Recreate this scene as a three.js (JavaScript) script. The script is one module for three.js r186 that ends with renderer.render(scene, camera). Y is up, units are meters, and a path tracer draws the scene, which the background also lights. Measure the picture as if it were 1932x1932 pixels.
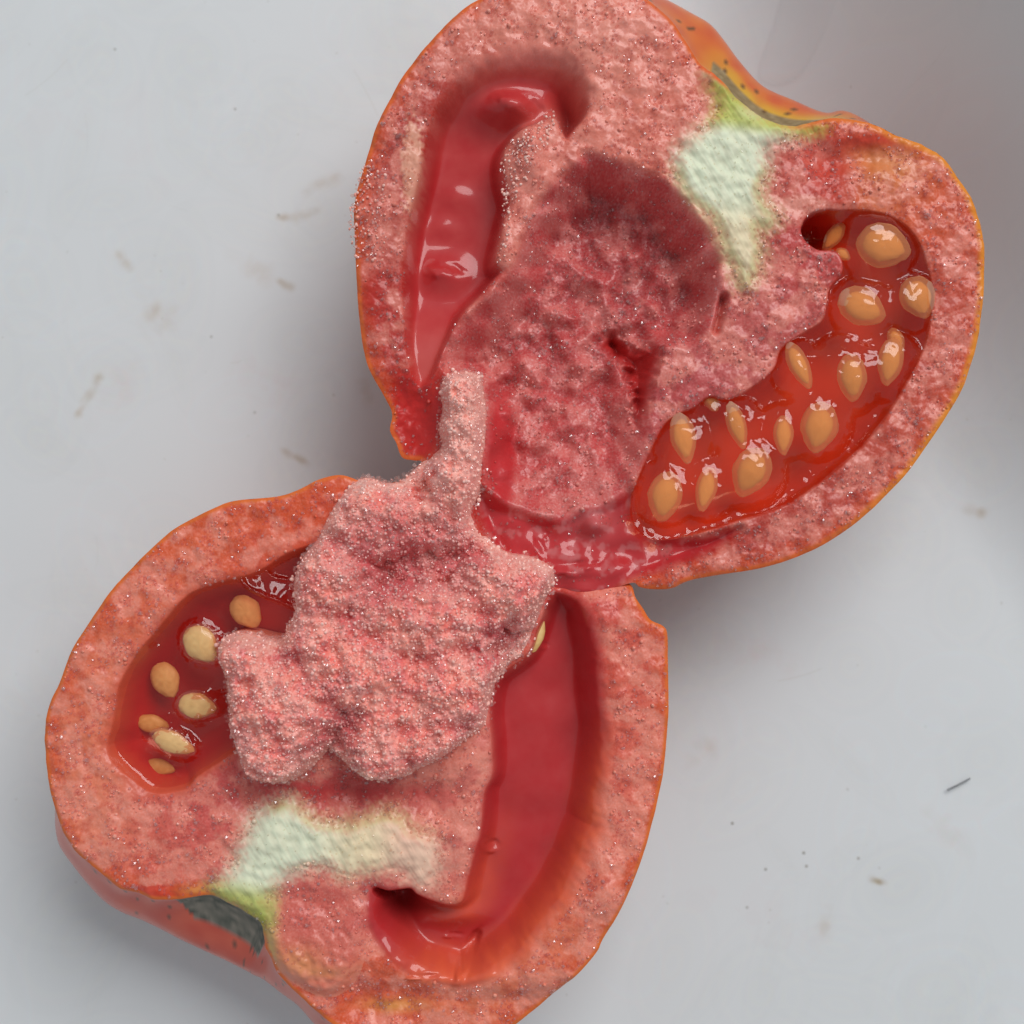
import * as THREE from 'three';
import { createNoise2D, createNoise3D } from 'simplex-noise';
import { mergeGeometries } from 'three/addons/utils/BufferGeometryUtils.js';

// ---------------------------------------------------------------- camera, light, exposure
const scene = new THREE.Scene();
const S = 0.114 / 1932;            // metres per drawing unit: the picture is 1932 units = 11.4 cm wide at the height of the cut faces
const FACE = 0.023;                // the cut faces lie 23 mm above the white surface
const FOV = 40, DIST = 0.057 / Math.tan((FOV / 2) * Math.PI / 180);
const camera = new THREE.PerspectiveCamera(FOV, 1, 0.01, 20);
camera.position.set(0, FACE + DIST, 0);
camera.up.set(0, 0, -1);
camera.lookAt(0, 0, 0);
camera.focus = DIST; camera.userData.fStop = 20;     // the white surface lies a little out of focus
const renderer = new THREE.WebGLRenderer({ antialias: true });
renderer.toneMapping = THREE.LinearToneMapping;
renderer.toneMappingExposure = 1;
renderer.shadowMap.enabled = true;
scene.background = new THREE.Color(0.325, 0.345, 0.365);          // the even light of the room
const win = new THREE.RectAreaLight(new THREE.Color(1.0, 0.99, 0.985), 6.1, 0.8, 0.66);   // a window, high behind the top of the picture
win.position.set(0.42, 0.92, -0.7);
win.lookAt(0, 0.02, 0);
win.name = 'window_light';
scene.add(win);

// ---------------------------------------------------------------- helpers
function rng(seed) { let a = seed >>> 0; return () => { a = (a + 0x6d2b79f5) >>> 0; let t = Math.imul(a ^ (a >>> 15), 1 | a); t = (t + Math.imul(t ^ (t >>> 7), 61 | t)) ^ t; return ((t ^ (t >>> 14)) >>> 0) / 4294967296; }; }
const n2 = createNoise2D(rng(11)), n2b = createNoise2D(rng(23)), n3 = createNoise3D(rng(5));
const clamp = THREE.MathUtils.clamp, lerp = THREE.MathUtils.lerp;
const sm = (a, b, x) => { const t = clamp((x - a) / (b - a), 0, 1); return t * t * (3 - 2 * t); };
const fbm = (x, y, s, o = 3) => { let r = 0, a = 1, t = 0; for (let i = 0; i < o; i++) { r += a * n2(x / s + i * 7.3, y / s - i * 3.1); t += a; a *= 0.5; s *= 0.5; } return r / t; };
const X = (u) => (u - 966) * S, Y = (h) => FACE + h * S, Z = (v) => (v - 966) * S;

// a smooth closed outline; sd() is the distance to it, positive inside
class Outline {
  constructor(pts, per = 8, tension = 0.5) {
    const n = pts.length;
    this.p = [];
    for (let i = 0; i < n; i++) {
      const a = pts[(i + n - 1) % n], b = pts[i], c = pts[(i + 1) % n], d = pts[(i + 2) % n];
      for (let k = 0; k < per; k++) {
        const t = k / per, t2 = t * t, t3 = t2 * t, q = [];
        for (let m = 0; m < 2; m++) { const m0 = tension * (c[m] - a[m]), m1 = tension * (d[m] - b[m]); q.push((2 * t3 - 3 * t2 + 1) * b[m] + (t3 - 2 * t2 + t) * m0 + (-2 * t3 + 3 * t2) * c[m] + (t3 - t2) * m1); }
        this.p.push(q);
      }
    }
    this.box();
  }
  box() {
    const p = this.p;
    this.x0 = Math.min(...p.map((q) => q[0])); this.x1 = Math.max(...p.map((q) => q[0]));
    this.y0 = Math.min(...p.map((q) => q[1])); this.y1 = Math.max(...p.map((q) => q[1]));
  }
  near(x, y) {
    const p = this.p, n = p.length;
    let best = 1e18, bx = 0, by = 0, inside = false;
    for (let i = 0, j = n - 1; i < n; j = i++) {
      const ax = p[j][0], ay = p[j][1], dx = p[i][0] - ax, dy = p[i][1] - ay;
      let t = ((x - ax) * dx + (y - ay) * dy) / (dx * dx + dy * dy + 1e-9); t = t < 0 ? 0 : t > 1 ? 1 : t;
      const ex = ax + dx * t, ey = ay + dy * t, e = (x - ex) * (x - ex) + (y - ey) * (y - ey);
      if (e < best) { best = e; bx = ex; by = ey; }
      if ((p[i][1] > y) !== (ay > y) && x < (dx * (y - ay)) / dy + ax) inside = !inside;
    }
    return [inside ? Math.sqrt(best) : -Math.sqrt(best), bx, by];
  }
  sd(x, y, reach = 60) {
    if (x < this.x0 - reach || x > this.x1 + reach || y < this.y0 - reach || y > this.y1 + reach) return -reach;
    return this.near(x, y)[0];
  }
}
// distance to an open line
function lineDist(pts, x, y) {
  let best = 1e9;
  for (let i = 1; i < pts.length; i++) {
    const [ax, ay] = pts[i - 1], dx = pts[i][0] - ax, dy = pts[i][1] - ay;
    const t = clamp(((x - ax) * dx + (y - ay) * dy) / (dx * dx + dy * dy), 0, 1);
    best = Math.min(best, Math.hypot(x - ax - dx * t, y - ay - dy * t));
  }
  return best;
}
// distance to an open line, negative on its right
function lineSide(pts, x, y) {
  let best = 1e9, side = 1;
  for (let i = 1; i < pts.length; i++) {
    const [ax, ay] = pts[i - 1], dx = pts[i][0] - ax, dy = pts[i][1] - ay;
    const t = clamp(((x - ax) * dx + (y - ay) * dy) / (dx * dx + dy * dy), 0, 1), d = Math.hypot(x - ax - dx * t, y - ay - dy * t);
    if (d < best - 1e-6) { best = d; side = dx * (y - ay) - dy * (x - ax) > 0 ? -1 : 1; }
  }
  return best * side;
}
// one sheet over an outline, split by kind of surface into several geometries that share its smooth normals
function sheet(outline, step, height, kindOf, colorOf, edgeDrop = null) {
  const x0 = outline.x0 - step * 2, y0 = outline.y0 - step * 2, nx = Math.ceil((outline.x1 - x0) / step) + 3, ny = Math.ceil((outline.y1 - y0) / step) + 3;
  const px = new Float32Array(nx * ny), py = new Float32Array(nx * ny), h = new Float32Array(nx * ny), ins = new Uint8Array(nx * ny), info = new Array(nx * ny);
  for (let j = 0; j < ny; j++) for (let i = 0; i < nx; i++) {
    const k = j * nx + i, x = x0 + i * step, y = y0 + j * step, [d, bx, by] = outline.near(x, y);
    px[k] = x; py[k] = y; ins[k] = d > 0 ? 1 : 0;
    if (d <= 0) { if (d < -step * 1.6) continue; px[k] = bx; py[k] = by; }
    info[k] = height(px[k], py[k], Math.max(0, d)); h[k] = info[k].h;
    if (edgeDrop !== null && d <= 0) h[k] = edgeDrop;
  }
  const idx = {}, all = [];
  for (let j = 0; j + 1 < ny; j++) for (let i = 0; i + 1 < nx; i++) {
    const a = j * nx + i, b = a + 1, c = a + nx, d = c + 1;
    if (!(ins[a] | ins[b] | ins[c] | ins[d])) continue;
    if (!info[a] || !info[b] || !info[c] || !info[d]) continue;
    const kind = kindOf(info[a], px[a], py[a]), list = (idx[kind] ??= []);
    const t = (i + j) & 1 ? [a, c, b, b, c, d] : [a, c, d, a, d, b];
    for (const q of t) { list.push(q); all.push(q); }
  }
  const pos = new Float32Array(nx * ny * 3), col = new Float32Array(nx * ny * 3);
  for (let k = 0; k < nx * ny; k++) {
    pos[k * 3] = X(px[k]); pos[k * 3 + 1] = Y(h[k]); pos[k * 3 + 2] = Z(py[k]);
    if (info[k]) { const c = colorOf(info[k], px[k], py[k]); col[k * 3] = c[0]; col[k * 3 + 1] = c[1]; col[k * 3 + 2] = c[2]; }
  }
  const g = new THREE.BufferGeometry();
  g.setAttribute('position', new THREE.BufferAttribute(pos, 3)); g.setIndex(all); g.computeVertexNormals();
  const nor = g.attributes.normal.array, out = {};
  for (const kind in idx) {
    const map = new Map(), P = [], N = [], C = [], I = [];
    for (const q of idx[kind]) {
      let m = map.get(q);
      if (m === undefined) { m = map.size; map.set(q, m); for (let c = 0; c < 3; c++) { P.push(pos[q * 3 + c]); N.push(nor[q * 3 + c]); C.push(col[q * 3 + c]); } }
      I.push(m);
    }
    const o = new THREE.BufferGeometry();
    o.setAttribute('position', new THREE.Float32BufferAttribute(P, 3)); o.setAttribute('normal', new THREE.Float32BufferAttribute(N, 3)); o.setAttribute('color', new THREE.Float32BufferAttribute(C, 3)); o.setIndex(I);
    out[kind] = o;
  }
  return out;
}
const mix = (a, b, t) => { t = clamp(t, 0, 1); return [a[0] + (b[0] - a[0]) * t, a[1] + (b[1] - a[1]) * t, a[2] + (b[2] - a[2]) * t]; };
function part(name, geometry, material, parent) {
  const m = new THREE.Mesh(geometry, material);
  m.name = name; m.castShadow = m.receiveShadow = true;
  if (parent.isGroup) { geometry.translate(-parent.position.x, -parent.position.y, -parent.position.z); }
  else if (parent.userData.origin) { geometry.translate(-parent.userData.origin.x, -parent.userData.origin.y, -parent.userData.origin.z); }
  m.userData.origin = parent.isGroup ? parent.position : parent.userData.origin;
  parent.add(m);
  return m;
}
function thing(name, label, category, u, v) {
  const g = new THREE.Group(); g.name = name; g.position.set(X(u), 0, Z(v)); g.userData = { label, category }; scene.add(g);
  return g;
}

// ---------------------------------------------------------------- materials
const M = {
  flesh: new THREE.MeshPhysicalMaterial({ vertexColors: true, roughness: 0.42, clearcoat: 0.35, clearcoatRoughness: 0.25, ior: 1.4 }),
  core: new THREE.MeshPhysicalMaterial({ vertexColors: true, roughness: 0.6, sheen: 0.4, sheenColor: new THREE.Color(1, 1, 0.95), sheenRoughness: 0.5 }),
  wall: new THREE.MeshPhysicalMaterial({ vertexColors: true, roughness: 0.4, clearcoat: 0.65, clearcoatRoughness: 0.08, ior: 1.4, specularIntensity: 0.5 }),
  skin: new THREE.MeshPhysicalMaterial({ vertexColors: true, roughness: 0.3, clearcoat: 0.3, clearcoatRoughness: 0.12 }),
  sac: new THREE.MeshPhysicalMaterial({ color: new THREE.Color(1, 0.88, 0.68), roughness: 0.5, transmission: 0.82, thickness: 0, ior: 1.03 }),
  scar: new THREE.MeshStandardMaterial({ vertexColors: true, roughness: 0.6 }),
  bead: new THREE.MeshPhysicalMaterial({ color: 0xffffff, roughness: 0.1, transmission: 0.95, thickness: 0, ior: 1.25 }),
  grain: new THREE.MeshPhysicalMaterial({ color: 0xffffff, roughness: 0.3, ior: 1.4, clearcoat: 0.5, clearcoatRoughness: 0.1 }),
  crystal: new THREE.MeshPhysicalMaterial({ color: 0xffffff, roughness: 0.06, transmission: 0.9, thickness: 0, ior: 2.2 }),
  gel: new THREE.MeshPhysicalMaterial({ color: new THREE.Color(0.98, 0.74, 0.58), roughness: 0.05, transmission: 1, thickness: 0, ior: 1.5 }),
  juice: new THREE.MeshPhysicalMaterial({ color: new THREE.Color(0.97, 0.76, 0.66), roughness: 0.03, transmission: 1, thickness: 0, ior: 1.5 }),
  clearSac: new THREE.MeshPhysicalMaterial({ color: new THREE.Color(1, 0.93, 0.85), roughness: 0.06, transmission: 0.96, thickness: 0, ior: 1.36 }),
  seed: new THREE.MeshPhysicalMaterial({ vertexColors: true, roughness: 0.5, sheen: 0.5, sheenColor: new THREE.Color(1, 0.9, 0.6), sheenRoughness: 0.4 }),
};

// ---------------------------------------------------------------- the white surface
{
  const W = 2048, H = 2048, c = document.createElement('canvas'); c.width = W; c.height = H;
  const g = c.getContext('2d'), r = rng(77);
  g.fillStyle = '#dde0e1'; g.fillRect(0, 0, W, H);
  const k = W / 2700, tx = (u) => (966 + (u - 966) * 1.147 + 350 + 34) * k, ty = tx;      // the sheet is 2700 units square
  const soft = (u, v, a, b, turn, color, n = 1) => { for (let i = 0; i < n; i++) { g.save(); g.translate(tx(u), ty(v)); g.rotate(turn); g.scale(a * k, b * k); const q = g.createRadialGradient(0, 0, 0, 0, 0, 1); q.addColorStop(0, color); q.addColorStop(1, color.replace(/[\d.]+\)$/, '0)')); g.fillStyle = q; g.beginPath(); g.arc(0, 0, 1, 0, 7); g.fill(); g.restore(); } };
  for (let i = 0; i < 500; i++) soft(-300 + r() * 2500, -300 + r() * 2500, 60 + r() * 170, 30 + r() * 110, r() * 3, r() < 0.5 ? 'rgba(190,188,178,0.06)' : 'rgba(226,230,236,0.07)');
  const stain = (u, v, len, wid, turn, a) => { a *= 0.33; for (let i = 0; i < 18; i++) { const t = (r() - 0.5) * len; soft(u + Math.cos(turn) * t + (r() - 0.5) * wid, v + Math.sin(turn) * t + (r() - 0.5) * wid, 8 + r() * len * 0.3, 6 + r() * wid * 0.8, turn + (r() - 0.5) * 0.3, `rgba(132,104,62,${a})`); } };
  stain(172, 735, 70, 12, 2.1, 0.16); stain(150, 775, 20, 8, 2.0, 0.1); stain(215, 745, 90, 50, 2.1, 0.035); stain(610, 345, 80, 14, 2.7, 0.11); stain(570, 405, 55, 13, 2.9, 0.14); stain(535, 408, 16, 8, 0, 0.12);
  stain(300, 600, 60, 50, 2.4, 0.06); stain(290, 585, 34, 14, 2.3, 0.1); stain(235, 492, 40, 12, 0.9, 0.1); stain(480, 510, 70, 26, 0.5, 0.08); stain(540, 538, 30, 9, 0.6, 0.16);
  stain(556, 862, 46, 8, 0.5, 0.18); stain(500, 720, 100, 60, 0.4, 0.03); stain(690, 740, 40, 16, 1.4, 0.08); stain(1840, 965, 36, 12, 0.4, 0.12); stain(1655, 1663, 24, 7, 0.3, 0.26);
  stain(1790, 1570, 80, 40, 0.8, 0.04); stain(1330, 1410, 60, 30, 2.2, 0.05); stain(1430, 1240, 140, 50, 0.2, 0.03); stain(1560, 1740, 50, 20, 1.8, 0.06); stain(1420, 1700, 240, 120, 0.8, 0.02); stain(150, 200, 300, 160, 0.7, 0.015);
  for (const [u, v, a] of [[1382, 1554, 0.7], [1517, 1610, 0.75], [1522, 1635, 0.6], [1620, 1620, 0.5], [1445, 1641, 0.6], [1410, 1713, 0.4], [216, 92, 0.35], [443, 205, 0.35], [398, 635, 0.35], [525, 405, 0.35], [1600, 1490, 0.2], [1130, 985, 0.3], [560, 1960, 0.4], [480, 778, 0.3]]) soft(u, v, 4.5, 4.5, 0, `rgba(70,62,46,${a * 0.5})`, 2);
  for (let i = 0; i < 160; i++) soft(-200 + r() * 2300, -200 + r() * 2300, 2 + r() * 3, 2 + r() * 2.5, r() * 3, `rgba(110,100,80,${0.08 + r() * 0.16})`);
  g.lineCap = 'round';
  for (let i = 0; i < 46; i++) { const u = tx(-200 + r() * 2300), v = tx(-200 + r() * 2300), a = r() * 6.3, l = (20 + r() * 120) * k; g.strokeStyle = r() < 0.5 ? 'rgba(232,234,238,0.16)' : 'rgba(160,150,130,0.10)'; g.lineWidth = (1 + r() * 2) * k; g.beginPath(); g.moveTo(u, v); g.quadraticCurveTo(u + Math.cos(a) * l * 0.5 + r() * 8, v + Math.sin(a) * l * 0.5 + r() * 8, u + Math.cos(a) * l, v + Math.sin(a) * l); g.stroke(); }
  const map = new THREE.CanvasTexture(c); map.colorSpace = THREE.SRGBColorSpace; map.anisotropy = 8;
  const tableAt = M.tableAt = (u, v) => { const q = Math.max(0, (u - 1260) * 0.86 - (v - 60) * 0.5); return (Math.min(-0.0008 + 0.00185 * q * q + 1.2 * n2(u / 420, v / 420), 0.00185 * 640 * 640)) * S; };
  const N = 220, geo = new THREE.PlaneGeometry(2700 * S, 2700 * S, N, N); geo.rotateX(-Math.PI / 2);
  const p = geo.attributes.position;
  for (let i = 0; i < p.count; i++) {
    const u = 966 + p.getX(i) / S / 1.147, v = 966 + p.getZ(i) / S / 1.147;
    p.setY(i, tableAt(u, v));
  }
  geo.computeVertexNormals();
  const m = new THREE.Mesh(geo, new THREE.MeshPhysicalMaterial({ map, roughness: 0.5, clearcoat: 0.12, clearcoatRoughness: 0.35 }));
  m.name = 'tabletop'; m.receiveShadow = true; m.castShadow = true; m.userData.kind = 'structure'; m.position.y = -0.0002;
  m.userData.label = 'glossy white surface with faint brown smears and tiny dark specks';
  scene.add(m);
}

// ---------------------------------------------------------------- outlines, read off the tomato's torn faces
const U = {
  rim: [[896, 0], [854, 32], [808, 81], [762, 138], [727, 201], [706, 247], [688, 308], [672, 361], [667, 406], [669, 460], [672, 523], [677, 601], [691, 683], [723, 746], [737, 778], [733, 810], [745, 834], [757, 862], [780, 868], [796, 872], [812, 910], [848, 985], [920, 1062], [1005, 1096], [1090, 1118], [1150, 1114], [1194, 1100], [1208, 1108], [1233, 1112], [1268, 1110], [1300, 1096], [1356, 1085], [1441, 1071], [1533, 1039], [1621, 983], [1710, 895], [1766, 817], [1816, 735], [1844, 654], [1856, 570], [1858, 464], [1842, 393], [1813, 339], [1770, 286], [1706, 257], [1635, 229], [1585, 221], [1545, 226], [1492, 237], [1442, 222], [1402, 194], [1362, 152], [1330, 126], [1306, 96], [1277, 50], [1242, 14], [1190, -18], [1100, -34], [1000, -30], [940, -18]],
  out: { '1545,226': [1549, 224], '1492,237': [1492, 197], '1442,222': [1435, 171], '1402,194': [1392, 125], '1362,152': [1362, 84], '1330,126': [1343, 60], '1306,96': [1324, 46], '1277,50': [1287, 28], '1242,14': [1243, 9] },
};
const L = {
  rim: [[640, 896], [672, 905], [700, 917], [755, 908], [800, 910], [850, 960], [920, 1020], [1000, 1062], [1080, 1087], [1150, 1092], [1190, 1103], [1200, 1128], [1215, 1150], [1228, 1170], [1252, 1182], [1260, 1200], [1261, 1260], [1262, 1330], [1258, 1400], [1250, 1470], [1232, 1550], [1212, 1620], [1180, 1700], [1138, 1775], [1125, 1800], [1080, 1850], [1010, 1915], [940, 1965], [850, 2000], [760, 2000], [690, 1975], [640, 1945], [600, 1915], [572, 1888], [545, 1862], [522, 1835], [510, 1808], [500, 1790], [497, 1765], [488, 1740], [444, 1712], [398, 1692], [360, 1694], [331, 1699], [288, 1698], [260, 1687], [225, 1677], [186, 1648], [150, 1617], [126, 1585], [105, 1540], [92, 1490], [84, 1430], [82, 1385], [92, 1330], [110, 1290], [128, 1240], [150, 1200], [190, 1140], [225, 1095], [300, 1020], [340, 990], [400, 960], [440, 945], [520, 937], [560, 925], [600, 905]],
  out: { '600,1915': [604, 1925], '572,1888': [566, 1882], '545,1862': [532, 1858], '522,1835': [515, 1846], '510,1808': [500, 1838], '500,1790': [485, 1832], '497,1765': [470, 1825], '488,1740': [451, 1817], '444,1712': [415, 1800], '398,1692': [375, 1780], '360,1694': [345, 1765], '331,1699': [318, 1750], '288,1698': [275, 1728], '260,1687': [240, 1714], '225,1677': [208, 1692], '186,1648': [178, 1660], '150,1617': [150, 1622] },
};

// the outside of a half: rings from the torn edge down to the bottom, pushed out round the stem's dimple
function skin(spec, cu, cv, colorOf, rimHeight) {
  const per = 6, rim = new Outline(spec.rim, per), dip = 150;       // the shoulder shows at about this depth
  const far = (DIST + dip * S) / DIST;
  const raw = new Outline(spec.rim.map((p) => spec.out[p + ''] ?? p), per);
  const n = rim.p.length, rings = 54, F = FACE / S, top = rim.p.map((p) => rimHeight(p[0], p[1], 0).h), sets = { skin: [], stem_scar: [] }, pos = [], col = [];
  // how far the shoulder stands out beyond the torn edge; it dies away smoothly on both sides of the dimple
  const pd = Math.pow(Math.cos(Math.asin(dip / F)), 0.82), on = rim.p.map((p, i) => Math.hypot(raw.p[i][0] - p[0], raw.p[i][1] - p[1]) > 1), push = [], reach = 28;
  for (let i = 0; i < n; i++) {
    let x = 0, y = 0;
    for (let k = 0; k <= reach; k++) {
      const l = on[(i - k + n) % n] ? (i - k + n) % n : on[(i + k) % n] ? (i + k) % n : -1;
      if (l >= 0) { const w = 1 - sm(0, 1, k / reach); x = w * (cu + (966 + (raw.p[l][0] - 966) * far - cu) / pd - rim.p[l][0]); y = w * (cv + (966 + (raw.p[l][1] - 966) * far - cv) / pd - rim.p[l][1]); break; }
    }
    push.push([x, y]);
  }
  const depth = (t) => Math.pow(t, 1.35);
  for (let r = 0; r <= rings; r++) {
    const a = depth(r / rings) * Math.PI / 2, y = -F * Math.sin(a), prof = Math.pow(Math.cos(a), 0.82);
    for (let i = 0; i < n; i++) {
      const p = rim.p[i], gap = Math.hypot(push[i][0], push[i][1]), b = sm(0, dip, -y);
      const ex = p[0] + push[i][0] * b, ey = p[1] + push[i][1] * b;
      const wob = 3 * n3(p[0] / 150, p[1] / 150, y / 150) * sm(0, 60, -y);
      const u = cu + (ex - cu) * prof + wob, v = cv + (ey - cv) * prof + wob;
      pos.push(X(u), Math.max(Y(y + top[i] * sm(40, 0, -y)), 0.0001), Z(v));
      const c = colorOf(p[0], p[1], -y, gap, b, u, v); col.push(c[0], c[1], c[2]);
      if (r < rings) {
        const k = r * n + i, l = r * n + (i + 1) % n, kind = spec.scar(p[0], p[1], b, gap) ? 'stem_scar' : 'skin';
        sets[kind].push(k, l, k + n, l, l + n, k + n);
      }
    }
  }
  const res = {};
  for (const kind in sets) {
    const g = new THREE.BufferGeometry();
    g.setAttribute('position', new THREE.Float32BufferAttribute(pos, 3)); g.setAttribute('color', new THREE.Float32BufferAttribute(col, 3)); g.setIndex(sets[kind]);
    g.computeVertexNormals();
    res[kind] = g;
  }
  return res;
}

// ---------------------------------------------------------------- granules: the frozen, grainy cells on the torn flesh
const beadShape = new THREE.IcosahedronGeometry(1, 1);
{ const p = beadShape.attributes.position; for (let i = 0; i < p.count; i++) { const x = p.getX(i), y = p.getY(i), z = p.getZ(i), f = 1 + 0.14 * n3(x * 1.3, y * 1.3, z * 1.3); p.setXYZ(i, x * f, y * f, z * f); } beadShape.computeVertexNormals(); }
const crystalShape = new THREE.IcosahedronGeometry(1, 0);
function granules(parent, outline, spacing, heightAt, amountAt, colorAt, seed, spill = 0, icy = 0.22) {
  const r = rng(seed), list = [], o = parent.userData.origin;
  for (let y = outline.y0 - spill; y < outline.y1 + spill; y += spacing) for (let x = outline.x0 - spill; x < outline.x1 + spill; x += spacing) {
    const u = x + (r() - 0.5) * spacing * 1.5, v = y + (r() - 0.5) * spacing * 1.5, pick = r(), size = r(), lift = r(), d = outline.near(u, v)[0];
    if (d < -spill * r()) continue;
    const a = amountAt(u, v, d);
    if (a.p <= pick) continue;
    const rad = (a.r ?? 3.2) * (0.62 + 0.75 * size * size), h = heightAt(u, v, Math.max(d, 0.5)) + rad * (-0.6 + 0.8 * lift) + (a.up ?? 0) * lift;
    list.push([u, v, h, rad, colorAt(u, v, d, r(), a), a.g ?? 0]);
  }
  const q = new THREE.Quaternion(), e = new THREE.Euler(), mat = new THREE.Matrix4(), c = new THREE.Color();
  const sort = list.map((k) => (r() < icy ? 2 : r() < k[5] ? 1 : 0));
  for (const [name, shape, material, want] of [['granules', beadShape, M.bead, 0], ['grains', beadShape, M.grain, 1], ['ice_crystals', crystalShape, M.crystal, 2]]) {
    const some = list.filter((_, i) => sort[i] === want), m = new THREE.InstancedMesh(shape, material, some.length);
    some.forEach(([u, v, h, rad, k], i) => {
      e.set(r() * 6, r() * 6, r() * 6); q.setFromEuler(e);
      const w = rad * S * (want === 2 ? 1.05 : 1);
      mat.compose(new THREE.Vector3(X(u) - o.x, Y(h + (want === 2 ? rad * 0.3 : 0)) - o.y, Z(v) - o.z), q, new THREE.Vector3(w * (0.8 + r() * 0.4), w * (0.8 + r() * 0.4), w * (0.8 + r() * 0.4)));
      m.setMatrixAt(i, mat); m.setColorAt(i, c.setRGB(...(want === 1 ? k : mix(k, [1, 0.98, 0.97], 0.8))));
    });
    m.name = name; m.userData.kind = 'stuff'; m.castShadow = m.receiveShadow = true;
    if (some.length) parent.add(m);
  }
  return list.length;
}
// a tomato seed: a flat drop with a rough coat
function seedGeometry(u, v, h, a, b, turn, tilt, pale, seed) {
  const g = new THREE.SphereGeometry(1, 28, 20), p = g.attributes.position, col = [], ca = Math.cos(turn), sa = Math.sin(turn), ct = Math.cos(tilt), st = Math.sin(tilt);
  for (let i = 0; i < p.count; i++) {
    let x = p.getX(i), y = p.getY(i), z = p.getZ(i);
    const taper = 1 - 0.3 * sm(-0.1, 1, x), f = 1 + 0.05 * n3(x * 2 + seed, y * 2, z * 2) + 0.02 * n3(x * 7, y * 7 + seed, z * 7);
    x *= f * a; z *= f * taper * b; y *= f * taper * Math.min(a, b) * 0.45;
    const x2 = x * ct - y * st, y2 = x * st + y * ct;
    p.setXYZ(i, X(u + x2 * ca - z * sa), Y(h + y2), Z(v + x2 * sa + z * ca));
    const t = 0.5 + 0.5 * n3(x / 14, z / 14 + seed, y / 8), edge = sm(0.55, 1, Math.hypot(p.getX(i) === 0 ? 0 : x / a, z / b));
    const c = mix(mix([0.68, 0.4, 0.11], [0.84, 0.58, 0.22], t), [0.56, 0.24, 0.06], edge * 0.6);
    col.push(...mix(c, [0.86, 0.68, 0.4], pale));
  }
  g.setAttribute('color', new THREE.Float32BufferAttribute(col, 3)); g.computeVertexNormals();
  return g;
}
// a closed body of jelly: the top sheet and, below it, the sheet of the pocket's floor
function jelly(outline, step, top, bottom) {
  const ones = () => [1, 1, 1], a = sheet(outline, step, (u, v, d) => ({ h: top(u, v, d) }), () => 'k', ones).k, b = sheet(outline, step, (u, v, d) => ({ h: d <= 0.01 ? top(u, v, d) : Math.min(top(u, v, d) - 1, bottom(u, v, d)) }), () => 'k', ones).k;
  const i = b.index.array; for (let k = 0; k < i.length; k += 3) { const t = i[k]; i[k] = i[k + 1]; i[k + 1] = t; }
  b.computeVertexNormals();
  const g = mergeGeometries([a, b]); g.deleteAttribute('color');
  return g;
}

// colours of the flesh itself
const C = { pink: [0.66, 0.125, 0.09], pale: [0.8, 0.33, 0.24], peach: [0.82, 0.34, 0.2], red: [0.5, 0.055, 0.05], crimson: [0.42, 0.06, 0.08], orange: [0.74, 0.2, 0.035], ochre: [0.72, 0.36, 0.13], mint: [0.76, 0.82, 0.6], cream: [0.85, 0.72, 0.46], green: [0.3, 0.34, 0.06], lime: [0.52, 0.58, 0.09], wall: [0.49, 0.022, 0.026] };
const blob = (u, v, x, y, rx, ry = rx) => Math.exp(-((u - x) ** 2 / (rx * rx) + (v - y) ** 2 / (ry * ry)));

const deep = (c) => [c[0] * 0.98, Math.max(0.015, c[1] * 0.71 - 0.014), Math.max(0.012, c[2] * 0.68 - 0.014)];
const speck = (c, u, v, a) => { const r = Math.abs(Math.sin(u * 12.9898 + v * 78.233) * 43758.5453) % 1, n = 0.5 + 0.5 * n2b(u / 5, v / 5); return mix(mix(c, [1, 0.86, 0.8], a * n * (0.3 + 1.1 * r)), [0.42, 0.02, 0.02], a * 0.45 * (1 - n) * r); };
// where the torn cells are frosted: ragged patches, more of them where bias is high
const frost = (u, v, bias) => sm(-0.14, 0.34, fbm(u + 50, v - 20, 84, 3) + 0.1 * n2b(u / 12, v / 12) + bias);
const spots = (list, u, v) => { let b = 0; for (const [x, y, p, q] of list) b += 0.42 * blob(u, v, x, y, p, q); return b; };
const regions = (list, u, v) => { let w = 0, r = [0, 0, 0], b = 0; for (const [x, y, s, c, k] of list) { const q = Math.exp(-((u - x) ** 2 + (v - y) ** 2) / (s * s)) + 1e-9; w += q; b += q * k; for (let m = 0; m < 3; m++) r[m] += q * c[m]; } return [[r[0] / w, r[1] / w, r[2] / w], b / w]; };

// wet spots: the surface swells and leans so that it mirrors the window
function leanAt(u, v) {
  const p = new THREE.Vector3(X(u), FACE, Z(v)), a = camera.position.clone().sub(p).normalize().add(win.position.clone().sub(p).normalize());
  return [-a.x / a.y, -a.z / a.y];
}
const facets = (list) => { const lean = list.map(([x, y]) => leanAt(x, y)); return (u, v, h) => {
  list.forEach(([x, y, rx, ry, turn = 0], i) => {
    if (Math.abs(u - x) > 110 || Math.abs(v - y) > 110) return;
    const c = Math.cos(turn), s = Math.sin(turn), a = (u - x) * c + (v - y) * s, b = -(u - x) * s + (v - y) * c, q = (a / rx) ** 2 + (b / ry) ** 2 + 0.25 * n2(u / 22, v / 22);
    h += Math.exp(-0.5 * q * q) * (1.1 * (lean[i][0] * (u - x) + lean[i][1] * (v - y)) + 0.5 * n2b(u / 16, v / 16));
  });
  return h;
}; };

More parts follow.
